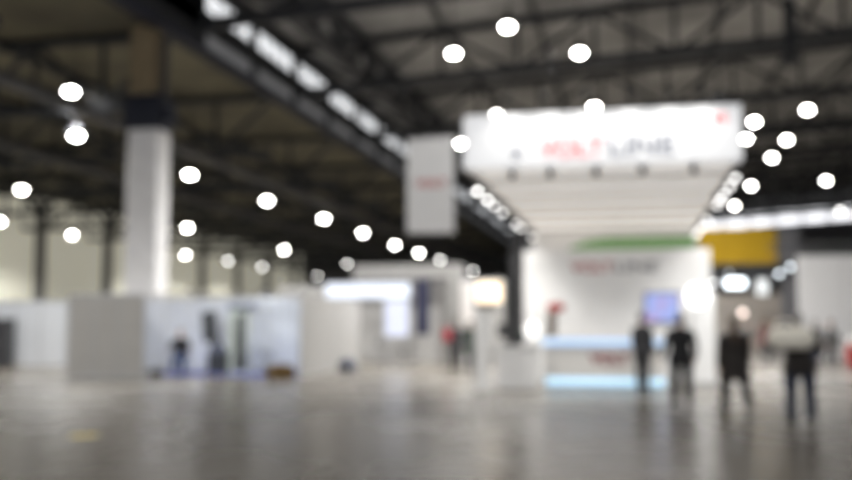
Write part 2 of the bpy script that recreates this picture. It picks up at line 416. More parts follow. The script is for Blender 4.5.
# chain hoist
ho = thing('chain_hoist', 'dark chain hoist hanging above the right end of the sign', 'hoist', (1.96, 23.4, 6.5))
MB().box((0, 0, .18), (.34, .3, .42), bev=.04).build('hoist_body', M['black'], ho)
MB().tube([(0, 0, .35), (0, 0, 10.6)], .025, 8).build('chain', M['black'], ho)
MB().tube([(0, 0, -.02), (0, 0, -.12), (.05, 0, -.16), (.07, 0, -.10)], .02, 8).build('hook', M['dark_steel'], ho)
# arm lamps washing the sign face
def arm_lamp(label, x, power):
    t = thing('sign_lamp', label, 'spotlight', (x, 22.38, 6.38), 0, 'lamps on arms along the top of the sign')
    MB().tube([(0, .1, 0), (0, 0, .10), (0, -.5, .26), (0, -.62, .22)], .018, 8).build('arm', M['black'], t)
    MB().lathe([(.05, .08), (.08, .02), (.09, -.06), (.08, -.06), (.05, 0)], (0, -.64, .2), 14, axis=(0, -.55, .83)).build('lamp_head', M['black'], t)
    MB().lathe([(.02, -.05), (.07, -.05), (.07, -.035), (.02, -.035)], (0, -.64, .2), 14, axis=(0, -.55, .83)).build('lens', M['spot_glow'], t)
    light('sign_light', 'SPOT', t, (0, -.60, .14), power, .05, angle=R(110), rot=(R(33), 0, 0), blend=.8)
for i, x in enumerate((-2.7, -1.85, -.95, -.05, .8, 1.5)): arm_lamp('%s arm lamp from the left along the sign top' % ORD[i], x, 30)
# black downlights under the front edge
def downlight(label, x, first=[]):
    if first: return dup(first[0], (x, 22.55, 5.14), label)
    t = thing('downlight', label, 'spotlight', (x, 22.55, 5.14), 0, 'black spotlights under the sign')
    MB().box((0, 0, -.03), (.12, .12, .06)).build('mount', M['black'], t)
    MB().lathe([(.06, 0), (.085, .05), (.085, .19), (.06, .22)], (0, .02, -.20), 16, axis=(0, -.35, .94)).build('housing', M['black'], t)
    MB().lathe([(.06, .0), (.06, .012)], (0, .02, -.212), 14, axis=(0, -.35, .94)).build('lens', M['dark_steel'], t)
    first.append(t)
for i, x in enumerate((-2.68, -1.82, -.80, .22, 1.32)): downlight('%s black spotlight from the left under the sign edge' % ORD[i], x)
# small bright spots along both long sides of the canopy
def edge_spot(label, loc, group, power=60, g='spot_glow', tilt=.0):
    t = thing('edge_spotlight', label, 'spotlight', loc, 0, group)
    MB().lathe([(.06, .02), (.075, .06), (.075, .2), (.05, .24)], (0, 0, 0), 14).build('housing', M['dark_steel'], t)
    MB().ball((0, 0, .0), (.068, .068, .055), 14).build('lens', M[g], t)
    MB().tube([(0, 0, .2), (0, 0, .34)], .02, 8).build('stem', M['rib'], t)
    if power: light('spot_light', 'SPOT', t, (0, 0, -.09), power, .06, angle=R(120), blend=.6)
    return t
for i, y in enumerate((23.9, 25.6, 27.0, 28.7, 32.1, 33.4, 37.2)):
    edge_spot('%s bright spot from the front on the left canopy edge' % ORD[i], (-3.70, y, 4.83), 'spots on the left canopy edge', power=900 if y > 33 else 430 if i % 2 == 0 else 260, g='spot_glow' if i > 1 else 'spot_glow_strong')
for i, y in enumerate((22.9, 24.3, 25.9, 26.9, 28.0, 31.8, 34.6, 36.1, 37.4)):
    edge_spot('%s bright spot from the front on the right canopy edge' % ORD[i], (2.24, y, 4.83), 'spots on the right canopy edge', power=150 if i == 4 else 900 if y > 34 else 430 if i % 2 == 0 or i > 5 else 260)

# ------------------------------------------------------------------ main stand: wall, screen, counter
bk = thing('stand_wall', 'freestanding white stand wall with red and grey lettering behind the counter', 'booth wall', (-.52, 29.1, 0))
MB().box((0, 0, 1.87), (5.25, .18, 3.74), bev=.03).build('panel', M['stand_white'], bk)
text('VOLT', M['red'], bk, (-.66, -.10, 3.22), .40, width=1.18, bold=.004)
text('LINE', M['text_grey'], bk, (.58, -.10, 3.22), .40, width=1.16, bold=.004)
MB().ball((-1.70, -.10, 2.09), (.26, .02, .13), 24).build('red_emblem', M['red'], bk)
tv = thing('wall_screen', 'flat screen with blue and violet picture on the stand wall', 'television', (.75, 28.98, 1.66))
MB().box((0, -.02, .41), (.98, .06, .88), bev=.015).build('frame', M['screen_frame'], tv)
MB().box((0, -.055, .41), (.92, .01, .80)).build('picture', M['tv'], tv)
tw = thing('light_tower', 'white tower at the right end of the stand wall with a glowing top', 'display tower', (1.80, 28.1, 0))
MB().box((0, 0, 1.25), (.60, .42, 2.5), bev=.03).build('body', M['white_gloss'], tw)
MB().lathe([(.28, 0), (.31, .02), (.31, .07), (.27, .10)], (-.14, -.21, 2.35), 24, axis=(0, -1, 0)).build('light_panel', M['tower_glow'], tw)
MB().box((0, 0, .04), (.7, .5, .08)).build('base', M['aluminium'], tw)

def counter():
    t = thing('reception_counter', 'grey front counter with two glowing blue strips and red lettering', 'counter', (-.80, 25.4, 0))
    MB().box((0, 0, .68), (2.86, .62, .80), bev=.02).build('front_body', M['counter_grey'], t)
    MB().box((.05, -.02, 1.16), (3.06, .72, .17), bev=.03).build('upper_light_strip', M['led_blue'], t)
    MB().box((.05, 0, 1.265), (3.2, .8, .04), bev=.01).build('counter_top', M['white_gloss'], t)
    MB().box((.06, -.02, .18), (2.90, .66, .17), bev=.03).build('lower_light_strip', M['led_ice'], t)
    MB().box((0, 0, .05), (2.7, .55, .10)).build('plinth', M['aluminium'], t)
    text('VOLT', M['maroon'], t, (.18, -.315, .74), .34, width=.95, bold=.014)
counter()
wc = thing('white_counter', 'plain low white counter left of the glowing reception counter', 'counter', (-2.90, 25.0, 0), R(8))
MB().box((0, 0, .52), (1.1, .6, 1.04), bev=.04).build('body', M['stand_white'], wc)
MB().box((0, 0, 1.06), (1.18, .68, .04), bev=.01).build('counter_top', M['white_gloss'], wc)
mo = thing('monitor', 'black monitor on stand standing on the plain white counter', 'monitor', (-3.14, 25.0, 1.08), R(-12))
MB().box((0, 0, .01), (.26, .2, .02), bev=.005).build('foot', M['black'], mo)
MB().tube([(0, .03, .02), (0, .03, .25)], .02, 8).build('neck', M['black'], mo)
MB().box((0, 0, .36), (.5, .04, .32), bev=.01).build('screen', M['screen_frame'], mo)
pl = thing('potted_plant', 'small dark potted plant between the monitor and the globe lamp', 'plant', (-2.80, 25.22, 1.08))
MB().lathe([(.06, 0), (.09, .16), (.095, .17), (.08, .17), (.05, .14)], seg=16).build('pot', M['black'], pl)
lf = MB()
for k in range(16):
    a = k*2.4; e = .5+.35*(k % 3); d = Vector((math.cos(a)*math.cos(e), math.sin(a)*math.cos(e), math.sin(e)))
    lf.tube([(0, 0, .15), d*.14+Vector((0, 0, .15)), d*.26+Vector((0, 0, .13)), d*.34+Vector((0, 0, .08))], [(.004, .01), (.008, .035), (.006, .03), (.002, .004)], 6)
lf.build('foliage', M['cloth_greygreen'], pl)
gl = thing('globe_lamp', 'round white globe lamp standing on the right end of the white counter', 'lamp', (-2.50, 24.98, 1.08))
MB().lathe([(.11, 0), (.11, .02), (.03, .04)], seg=20).build('base', M['aluminium'], gl)
MB().tube([(0, 0, .03), (0, 0, .18)], .018, 10).build('pole', M['aluminium'], gl)
MB().ball((0, 0, .36), .20, 24).build('lamp_shade', M['globe_glow'], gl)
bs = thing('brochure_stand', 'slim brown stand against the white wall under a red emblem', 'stand', (-2.28, 28.2, 0))
MB().box((0, 0, .015), (.36, .3, .03), bev=.008).build('base', M['wood'], bs)
MB().box((0, 0, 1.0), (.24, .06, 1.95), bev=.01).build('post', M['wood'], bs)
for k in range(3): MB().box((0, -.07, .9+.36*k), (.24, .08, .03)).box((0, -.105, .95+.36*k), (.24, .01, .12)).build('tray', M['wood'], bs)
to = thing('glowing_totem', 'slim white totem with warm glowing box on top, left of the counters', 'totem', (-3.67, 24.35, 0))
MB().box((0, 0, .03), (.46, .42, .06), bev=.01).build('base', M['white_gloss'], to)
MB().box((0, 0, 1.03), (.34, .3, 1.95), bev=.02).build('pillar', M['stand_white'], to)
MB().box((.19, -.02, 2.38), (.60, .30, .52), bev=.03).build('light_box', M['lightbox_warm'], to)
MB().box((.1, 0, 2.05), (.5, .34, .12), bev=.02).build('box_bracket', M['wood'], to)
po = MB().box((0, 0, 2.2), (.34, .34, 4.4), bev=.02)
po.build('stand_pole', M['black']); po = bpy.data.objects['stand_pole']; po.location = (-3.50, 30.2, 0)
tag(po, 'tall dark square post at the left end of the white stand wall', 'post')

# grey hanging banner
ba = thing('hanging_banner', 'tall pale grey banner with red lettering hung left of the canopy', 'banner', (-6.31, 31, 4.5))
MB().box((0, 0, 1.52), (1.52, .03, 2.98)).build('banner_cloth', M['banner_cloth'], ba)
for z in (0, 3.04): MB().tube([(-.8, 0, z), (.8, 0, z)], .03, 10).build('batten', M['aluminium'], ba)
text('VOLT', M['red'], ba, (.02, -.025, 1.57), .36, width=1.02, bold=.006)
for x in (-.7, .7): MB().tube([(x, 0, 3.04), (x, 0, zroof(x-6.31)-4.52)], .012, 6).build('cord', M['black'], ba)

# ------------------------------------------------------------------ shell-scheme booths on the left
def partition(name, label, a, b, h, n_, m, posts=True):
    a = Vector((*a, 0)); b = Vector((*b, 0)); L = (b-a).length; ang = math.atan2(b.y-a.y, b.x-a.x)
    t = thing(name, label, 'partition', a, ang)
    w = L/n_
    for i in range(n_): MB().box(((i+.5)*w, 0, h/2-.01), (w-.05, .03, h-.1)).build('panel', m, t)
    for i in range(n_+1): MB().tube([(i*w, 0, 0), (i*w, 0, h)], .026, 8, smooth=False).build('post', M['aluminium'], t)
    MB().box((L/2, 0, h-.03), (L, .045, .06)).build('top_rail', M['aluminium'], t)
    MB().box((L/2, 0, .03), (L, .045, .06)).build('bottom_rail', M['aluminium'], t)
    return t
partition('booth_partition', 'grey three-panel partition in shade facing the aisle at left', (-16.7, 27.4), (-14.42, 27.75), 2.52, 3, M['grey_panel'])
partition('booth_partition', 'inner left side wall of the open booth behind the grey partition', (-16.7, 27.6), (-16.7, 31.75), 2.5, 4, M['blue_white_panel'])
partition('booth_partition', 'bluish white back wall behind the machines in the open booth', (-16.66, 31.8), (-10.2, 31.8), 2.5, 7, M['blue_white_panel'])
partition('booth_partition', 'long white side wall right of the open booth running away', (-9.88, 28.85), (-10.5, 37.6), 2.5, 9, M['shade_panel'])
partition('booth_partition', 'white partition wall at far left edge beside the dark cabinet', (-25.2, 33.9), (-16.9, 34.9), 2.52, 8, M['blue_white_panel'])
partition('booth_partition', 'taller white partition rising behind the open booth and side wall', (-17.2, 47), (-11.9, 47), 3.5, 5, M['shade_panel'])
fs = thing('booth_fascia', 'slim grey fascia rail across the front of the open booth', 'fascia', (-14.36, 27.82, 2.44))
MB().box((2.24, .5, .04), (4.5, .04, .08), rz=math.atan2(1.0, 4.5)).build('rail', M['grey_panel'], fs)
cp = MB().box((0, 0, .006), (4.9, 2.2, .012)); cp = cp.build('booth_carpet', M['blue_carpet']); cp.location = (-12.75, 30.5, 0)
tag(cp, 'blue carpet on the floor of the open white booth', 'carpet')

def fill_spot(label, loc, rz=0, power=25):  # invented spotlights, put in to brighten the booth interior
    t = thing('booth_fill_spotlight', label, 'spotlight', loc, rz, 'added fill spotlights over the open booth')
    MB().tube([(0, .35, -.02), (0, 0, .1), (0, -.05, .06)], .015, 6).build('arm', M['black'], t)
    MB().lathe([(.05, .1), (.06, .02), (.07, -.04), (.055, -.04), (.03, .05)], (0, -.06, .03), 12, axis=(0, -.3, .95)).build('lamp_head', M['black'], t)
    light('spot_light', 'SPOT', t, (0, -.03, -.04), power, .06, color=(.88, .93, 1), angle=R(130), rot=(R(-48), 0, 0), blend=.8)
fill_spot('added fill spotlight clipped over the left of the open booth', (-13.2, 28.2, 2.60), PI, 150)
fill_spot('added fill spotlight clipped over the right of the open booth', (-11.0, 28.7, 2.60), PI, 150)

# objects in the open booth
m1 = thing('upright_machine', 'dark upright machine with tall narrow head on the blue carpet', 'machine', (-13.3, 30.4, 0))
MB().box((.1, 0, .06), (.62, .6, .12), bev=.02).build('base', M['machine_dark'], m1)
MB().box((.14, .05, .40), (.60, .50, .66), bev=.03).build('lower_housing', M['machine_dark'], m1)
MB().box((.12, -.06, .80), (.40, .36, .24), bev=.03).build('work_table', M['bag_blue'], m1)
MB().tube([(.05, .1, .6), (-.02, .12, 1.1), (-.14, .08, 1.4)], [.15, .13, .10], 12).build('arm', M['machine_dark'], m1)
MB().box((-.18, 0, 1.52), (.42, .40, 1.0), bev=.05, ry=R(-5)).build('machine_head', M['machine_dark'], m1)
MB().tube([(-.05, -.15, 1.1), (.12, -.22, .98)], .02, 8).build('lever', M['machine_grey'], m1)
m2 = thing('cabinet_machine', 'tall pale green cabinet machine with dark hood and column', 'machine', (-12.42, 30.5, 0))
MB().box((0, .05, .06), (.86, .62, .12), bev=.02).build('base', M['machine_grey'], m2)
MB().box((-.14, .1, 1.08), (.50, .5, 1.95), bev=.02).build('cabinet', M['machine_green'], m2)
MB().box((.03, -.2, 1.0), (.30, .14, 1.75), bev=.02).build('front_column', M['machine_dark'], m2)
MB().box((.08, -.05, 2.16), (.86, .62, .17), bev=.03).build('hood', M['bag_blue'], m2)
MB().box((.24, -.12, .75), (.24, .3, .08), bev=.01).build('side_tray', M['machine_grey'], m2)
m3 = thing('folding_stool', 'small dark folding stool right of the tall pale machine', 'stool', (-11.55, 30.5, 0), R(25))
MB().box((0, 0, .70), (.34, .3, .05), bev=.015).build('seat', M['machine_dark'], m3)
for sy in (-.13, .13):
    for s_ in (-1, 1): MB().bar((s_*.17, sy, .69), (-s_*.17, sy, .02), .03).build('leg', M['machine_grey'], m3)
MB().box((0, .0, .25), (.22, .2, .16), bev=.03).build('cross_brace', M['machine_dark'], m3)
ck = thing('equipment_case', 'small black case at the left front corner of the booth', 'case', (-14.2, 28.2, 0))
MB().box((0, 0, .13), (.34, .3, .24), bev=.03).build('body', M['black'], ck)
MB().tube([(-.08, 0, .25), (-.07, 0, .29), (.07, 0, .29), (.08, 0, .25)], .012, 6).build('handle', M['machine_grey'], ck)
def lump(name, label, cat, loc, d, m, seed):
    b = bmesh.new(); bmesh.ops.create_icosphere(b, subdivisions=4, radius=1)
    rnd = random.Random(seed); ps = [(Vector((rnd.uniform(-1, 1), rnd.uniform(-1, 1), rnd.uniform(-.2, 1))).normalized(), rnd.uniform(-.16, .22), rnd.uniform(3, 9)) for _ in range(18)]
    for v in b.verts:
        n_ = v.co.normalized(); k = 1+sum(a*math.exp(-w*(n_-p).length_squared) for p, a, w in ps)
        v.co = Vector((n_.x*d[0]*k, n_.y*d[1]*k, max(0, n_.z*d[2]*k+d[2]*.35)))
    for f in b.faces: f.smooth = True
    o = MB().add(b).build(name, m); o.location = loc; return tag(o, label, cat)
lump('brown_sack', 'slumped ochre brown sack at the front end of the booth side wall', 'sack', (-10.46, 28.75, .0), (.46, .28, .30), M['ochre'], 3)
lump('dark_backpack', 'dark blue grey bag on the floor against the long white wall', 'bag', (-9.72, 33.3, 0), (.30, .24, .34), M['bag_blue'], 5)
ch = thing('folding_chair', 'dark folding chair under the person seated in the booth', 'chair', (-14.42, 30.25, 0), R(196))
MB().box((0, 0, .44), (.42, .42, .04), bev=.012).build('seat', M['machine_dark'], ch)
MB().box((0, -.2, .78), (.42, .03, .26), bev=.012).build('backrest', M['machine_dark'], ch)
for sx in (-.2, .2):
    MB().tube([(sx, -.22, .9), (sx, -.1, .45), (sx, .22, .0)], .014, 8).build('leg', M['machine_grey'], ch)
    MB().tube([(sx*.9, .16, .43), (sx*.9, -.24, .0)], .014, 8).build('leg', M['machine_grey'], ch)
cb = thing('storage_cabinet', 'dark grey two-door cabinet cut off by the left frame edge', 'cabinet', (-23.3, 33.5, 0))
MB().box((0, 0, .92), (1.1, .45, 1.8), bev=.015).build('carcass', M['machine_dark'], cb)
for sx in (-.27, .27):
    d = MB().box((sx, -.235, .92), (.52, .02, 1.7), bev=.006).build('door', M['cabinet_grey'], cb)
    MB().tube([(sx*.25, -.26, .85), (sx*.25, -.26, 1.0)], .01, 6).build('handle', M['aluminium'], d)
tp = MB().lathe([(.001, 0), (.24, 0), (.24, .004), (.001, .004)], seg=24); tp = tp.build('floor_marker', M['tape']); tp.location = (-7.75, 13.2, .001); tp.scale = (.9, 1, 1)
tag(tp, 'flat round yellow floor marker on the bare concrete at front left', 'floor marker')

# ------------------------------------------------------------------ middle booth with bright light boxes
mb_ = thing('lightbox_booth', 'white booth with high fascia behind the aisle at centre left', 'booth', (-8.65, 42.1, 0))
MB().box((0, .1, 1.75), (6.5, .12, 3.5)).build('back_wall', M['white_panel'], mb_)
MB().box((-.85, -.25, 3.83), (4.8, .5, .6), bev=.02).build('fascia', M['shade_panel'], mb_)
MB().box((1.6, -.35, 1.75), (1.4, .5, 3.5), bev=.02).build('side_cabin', M['shade_panel'], mb_)
MB().box((3.15, -.8, 1.75), (.12, 1.6, 3.5)).build('side_wall', M['shade_panel'], mb_)
lb = thing('lightbox', 'wide glowing bluish white header panel on the centre-left booth', 'light box', (-11.2, 41.45, 2.7))
MB().box((0, 0, .34), (3.7, .16, .62), bev=.03).build('diffuser', M['lightbox_cool'], lb)
MB().box((0, .09, .34), (3.76, .08, .70)).build('frame', M['aluminium'], lb)
for x in (-1.6, 1.6): MB().tube([(x, .08, 0), (x, .08, -2.7)], .03, 8).build('post', M['aluminium'], lb)
ls = thing('lightbox', 'upright glowing pale blue screen below the header panel', 'light box', (-9.88, 41.3, .9))
MB().box((0, 0, .95), (1.02, .08, 1.5), bev=.02).build('diffuser', M['screen_cool'], ls)
MB().box((0, .05, .95), (1.08, .06, 1.58)).build('frame', M['aluminium'], ls)
for x in (-.4, .4): MB().box((x, .05, -.35), (.06, .3, 1.1)).build('leg', M['aluminium'], ls)
nv = MB().box((0, 0, 1.2), (.60, .04, 2.3), bev=.01).build('banner_panel', M['navy']); nv.location = (-8.74, 41.25, 1.12)
tag(nv, 'narrow dark navy vertical panel between light screen and grey cabin', 'panel')
wp = thing('lit_poster', 'pale pinkish lit poster panel left of the glowing totem', 'poster', (-6.76, 40.9, 0))
MB().box((0, 0, 2.5), (.56, .06, 1.75), bev=.01).build('poster_face', M['poster_warm'], wp)
MB().box((0, .05, 1.7), (.6, .05, 3.4)).build('back_board', M['banner_cloth'], wp)
tb = thing('white_table', 'small white round table in front of the pale blue screen', 'table', (-9.6, 40.1, 0))
MB().lathe([(.24, 0), (.24, .02), (.04, .05)], seg=20).build('base', M['aluminium'], tb)
MB().tube([(0, 0, .04), (0, 0, .98)], .03, 10).build('leg', M['aluminium'], tb)
MB().lathe([(.36, 0), (.36, .03)], (0, 0, .98), 24).build('tabletop', M['white_gloss'], tb)
def stool(label, loc, rz):
    t = thing('bar_stool', label, 'stool', loc, rz, 'stools at the white round table')
    MB().lathe([(.2, 0), (.2, .02), (.03, .04)], seg=18).build('base', M['aluminium'], t)
    MB().tube([(0, 0, .03), (0, 0, .7)], .025, 8).build('leg', M['aluminium'], t)
    MB().box((0, 0, .73), (.36, .36, .07), bev=.03).build('seat', M['cloth_grey'], t)
    MB().box((0, .17, .86), (.36, .04, .22), bev=.015).build('backrest', M['cloth_grey'], t)
stool('grey bar stool left of the small white table', (-10.25, 40.2, 0), R(70)); stool('grey bar stool right of the small white table', (-8.95, 40.0, 0), R(-80))

# ------------------------------------------------------------------ booths on the right
yb = thing('yellow_booth', 'dark framed booth with a big yellow fascia board at right', 'booth', (4.95, 50, 0))
MB().box((-.05, 0, 5.38), (3.5, .16, 1.7), bev=.02).build('yellow_board', M['yellow'], yb)
MB().box((.2, .3, 4.22), (4.6, .5, .6), bev=.02).build('dark_fascia', M['dark_steel'], yb)
MB().box((.6, 5.2, 1.6), (8.4, .12, 3.2)).build('back_wall', M['beige_panel'], yb)
MB().box((2.35, .3, 3.1), (.9, .4, 6.2), bev=.02).build('side_pillar', M['dark_wall'], yb)
MB().box((-1.95, .3, 2.2), (.3, .3, 4.4), bev=.02).build('side_post', M['dark_wall'], yb)
bl = thing('lightbox', 'brilliant bluish white lamp panel under the yellow board', 'light box', (4.72, 49.7, 3.35))
MB().box((0, 0, .22), (.90, .14, .38), bev=.05).build('diffuser', M['booth_led'], bl)
MB().box((0, .1, .30), (1.1, .06, .56)).build('frame', M['black'], bl)
bl2 = thing('lightbox', 'softer pale blue light panel right of the brilliant one', 'light box', (5.95, 49.7, 2.95))
MB().box((0, 0, .42), (.54, .12, .75), bev=.05).build('diffuser', M['booth_led_soft'], bl2)
MB().box((0, .09, .5), (.7, .06, .98)).build('frame', M['black'], bl2)
def booth_spot(label, loc, g, top):
    t = thing('track_spotlight', label, 'spotlight', loc, 0, 'spotlights in the right booths')
    MB().ball((0, -.04, 0), (.10, .08, .10), 16).build('lens', M[g], t)
    MB().lathe([(.14, 0), (.15, .1), (.15, .3), (.08, .36)], (0, -.05, 0), 14, axis=(0, 1, 0)).build('housing', M['black'], t)
    MB().tube([(0, .15, .1), (0, .15, top-loc[2])], .02, 6).build('stem', M['black'], t)
booth_spot('bluish spotlight left of the brilliant lamp panel', (3.70, 49.6, 3.58), 'cool_spot_glow', 3.95)
booth_spot('dim spotlight just above the brilliant lamp panel', (4.46, 49.95, 4.05), 'booth_led_soft', 4.4)
booth_spot('left one of two spotlights beside the white wall at right', (6.74, 49.9, 4.0), 'booth_led', 4.6)
booth_spot('right one of two spotlights beside the white wall at right', (7.28, 50.1, 4.33), 'booth_led', 4.7)
wr = thing('white_booth_wall', 'large plain pale grey booth wall at the right frame edge', 'booth wall', (9.52, 45, 0))
for k in range(3): MB().box((-1.8+1.8*k, 0, 2.27), (1.78, .14, 4.52), bev=.01).build('panel', M['banner_cloth'], wr)
tr = MB()
for z in (0, .3):
    for y in (0, .3): tr.tube([(-3.6, y, z), (4, y, z)], .025, 8)
for i in range(25): tr.tube([(-3.6+.3*i, 0, 0 if i % 2 else .3), (-3.3+.3*i, 0, .3 if i % 2 else 0)], .012, 6)
for x in (-3.5, 3.9): tr.bar((x, .15, .15), (x, .15, 14.35+.058*(x+9.6)-4.95), .03)
tr = tr.build('lighting_truss', M['dark_steel']); tr.location = (9.6, 47.85, 4.95)
tag(tr, 'dark lighting truss hung above the pale grey booth wall', 'truss')
lp = thing('globe_lamp', 'small warm glowing globe lamp on a pole behind the walking people', 'lamp', (4.05, 40, 0))
MB().lathe([(.18, 0), (.18, .02), (.03, .04)], seg=18).build('base', M['black'], lp)
MB().tube([(0, 0, .03), (0, 0, 1.93)], .02, 8).build('pole', M['black'], lp)
MB().ball((0, 0, 2.04), .12, 18).build('lamp_shade', mat('warm_globe', (.8, .7, .65), .4, emit=(1, .80, .72), estr=2.2), lp)
rp = thing('red_plinth', 'red display plinth cut off by the right frame edge', 'plinth', (8.36, 41.2, 0))
MB().box((0, 0, .40), (.72, .6, .76), bev=.03).build('body', M['red'], rp)
MB().box((0, 0, .02), (.78, .66, .04)).build('base', M['black'], rp)
wb = thing('white_bowl', 'round white bowl standing on the red plinth', 'bowl', (8.20, 41.15, .78))
MB().lathe([(.10, 0), (.12, .02), (.2, .12), (.25, .26), (.23, .27), (.16, .12), (.05, .05)], seg=24).build('body', M['white_gloss'], wb)
MB().ball((0, 0, .22), (.21, .21, .14), 18).build('contents', M['white_gloss'], wb)
def side_table(label, loc, m, rz=0):
    t = thing('display_table', label, 'table', loc, rz, 'tables in the right booths')
    MB().box((0, 0, .74), (1.3, .6, .05), bev=.01).build('tabletop', M['white_gloss'], t)
    for sx in (-.58, .58):
        for sy in (-.24, .24): MB().box((sx, sy, .36), (.05, .05, .72)).build('leg', M['aluminium'], t)
    MB().box((0, 0, .95), (.5, .3, .36), bev=.03).build('exhibit', m, t)
side_table('display table with a grey exhibit under the yellow board', (3.9, 48.2, 0), M['machine_grey'])
side_table('display table with a pale exhibit in front of the beige wall', (6.2, 47.6, 0), M['cream'], R(20))
mc = thing('market_counter', 'pale counter with dark goods in front of the grey wall', 'counter', (7.6, 43.6, 0))
MB().box((0, 0, .5), (1.6, .6, 1.0), bev=.03).build('body', M['banner_cloth'], mc)
MB().box((0, 0, 1.02), (1.7, .7, .04), bev=.01).build('counter_top', M['machine_grey'], mc)
MB().box((-.3, 0, 1.2), (.5, .3, .32), bev=.05).box((.35, .05, 1.15), (.4, .3, .22), bev=.05).build('goods', M['machine_dark'], mc)

# ------------------------------------------------------------------ people
def remesh(mb, voxel, smooth=3):
    bmesh.ops.recalc_face_normals(mb.bm, faces=mb.bm.faces)
    me = bpy.data.meshes.new('shape'); mb.bm.to_mesh(me); mb.bm.free()
    o = bpy.data.objects.new('shape', me); C.objects.link(o)
    r = o.modifiers.new('r', 'REMESH'); r.mode = 'VOXEL'; r.voxel_size = voxel; r.use_smooth_shade = True
    s = o.modifiers.new('s', 'SMOOTH'); s.iterations = smooth; s.factor = .5
    bpy.context.view_layer.update()
    out = bpy.data.meshes.new_from_object(o.evaluated_get(bpy.context.evaluated_depsgraph_get()))
    bpy.data.objects.remove(o)
    b = bmesh.new(); b.from_mesh(out); bpy.data.meshes.remove(out)
    for f in b.faces: f.smooth = True
    return b
def cap_obj(b, name, m, parent): return MB().add(b).build(name, m, parent)

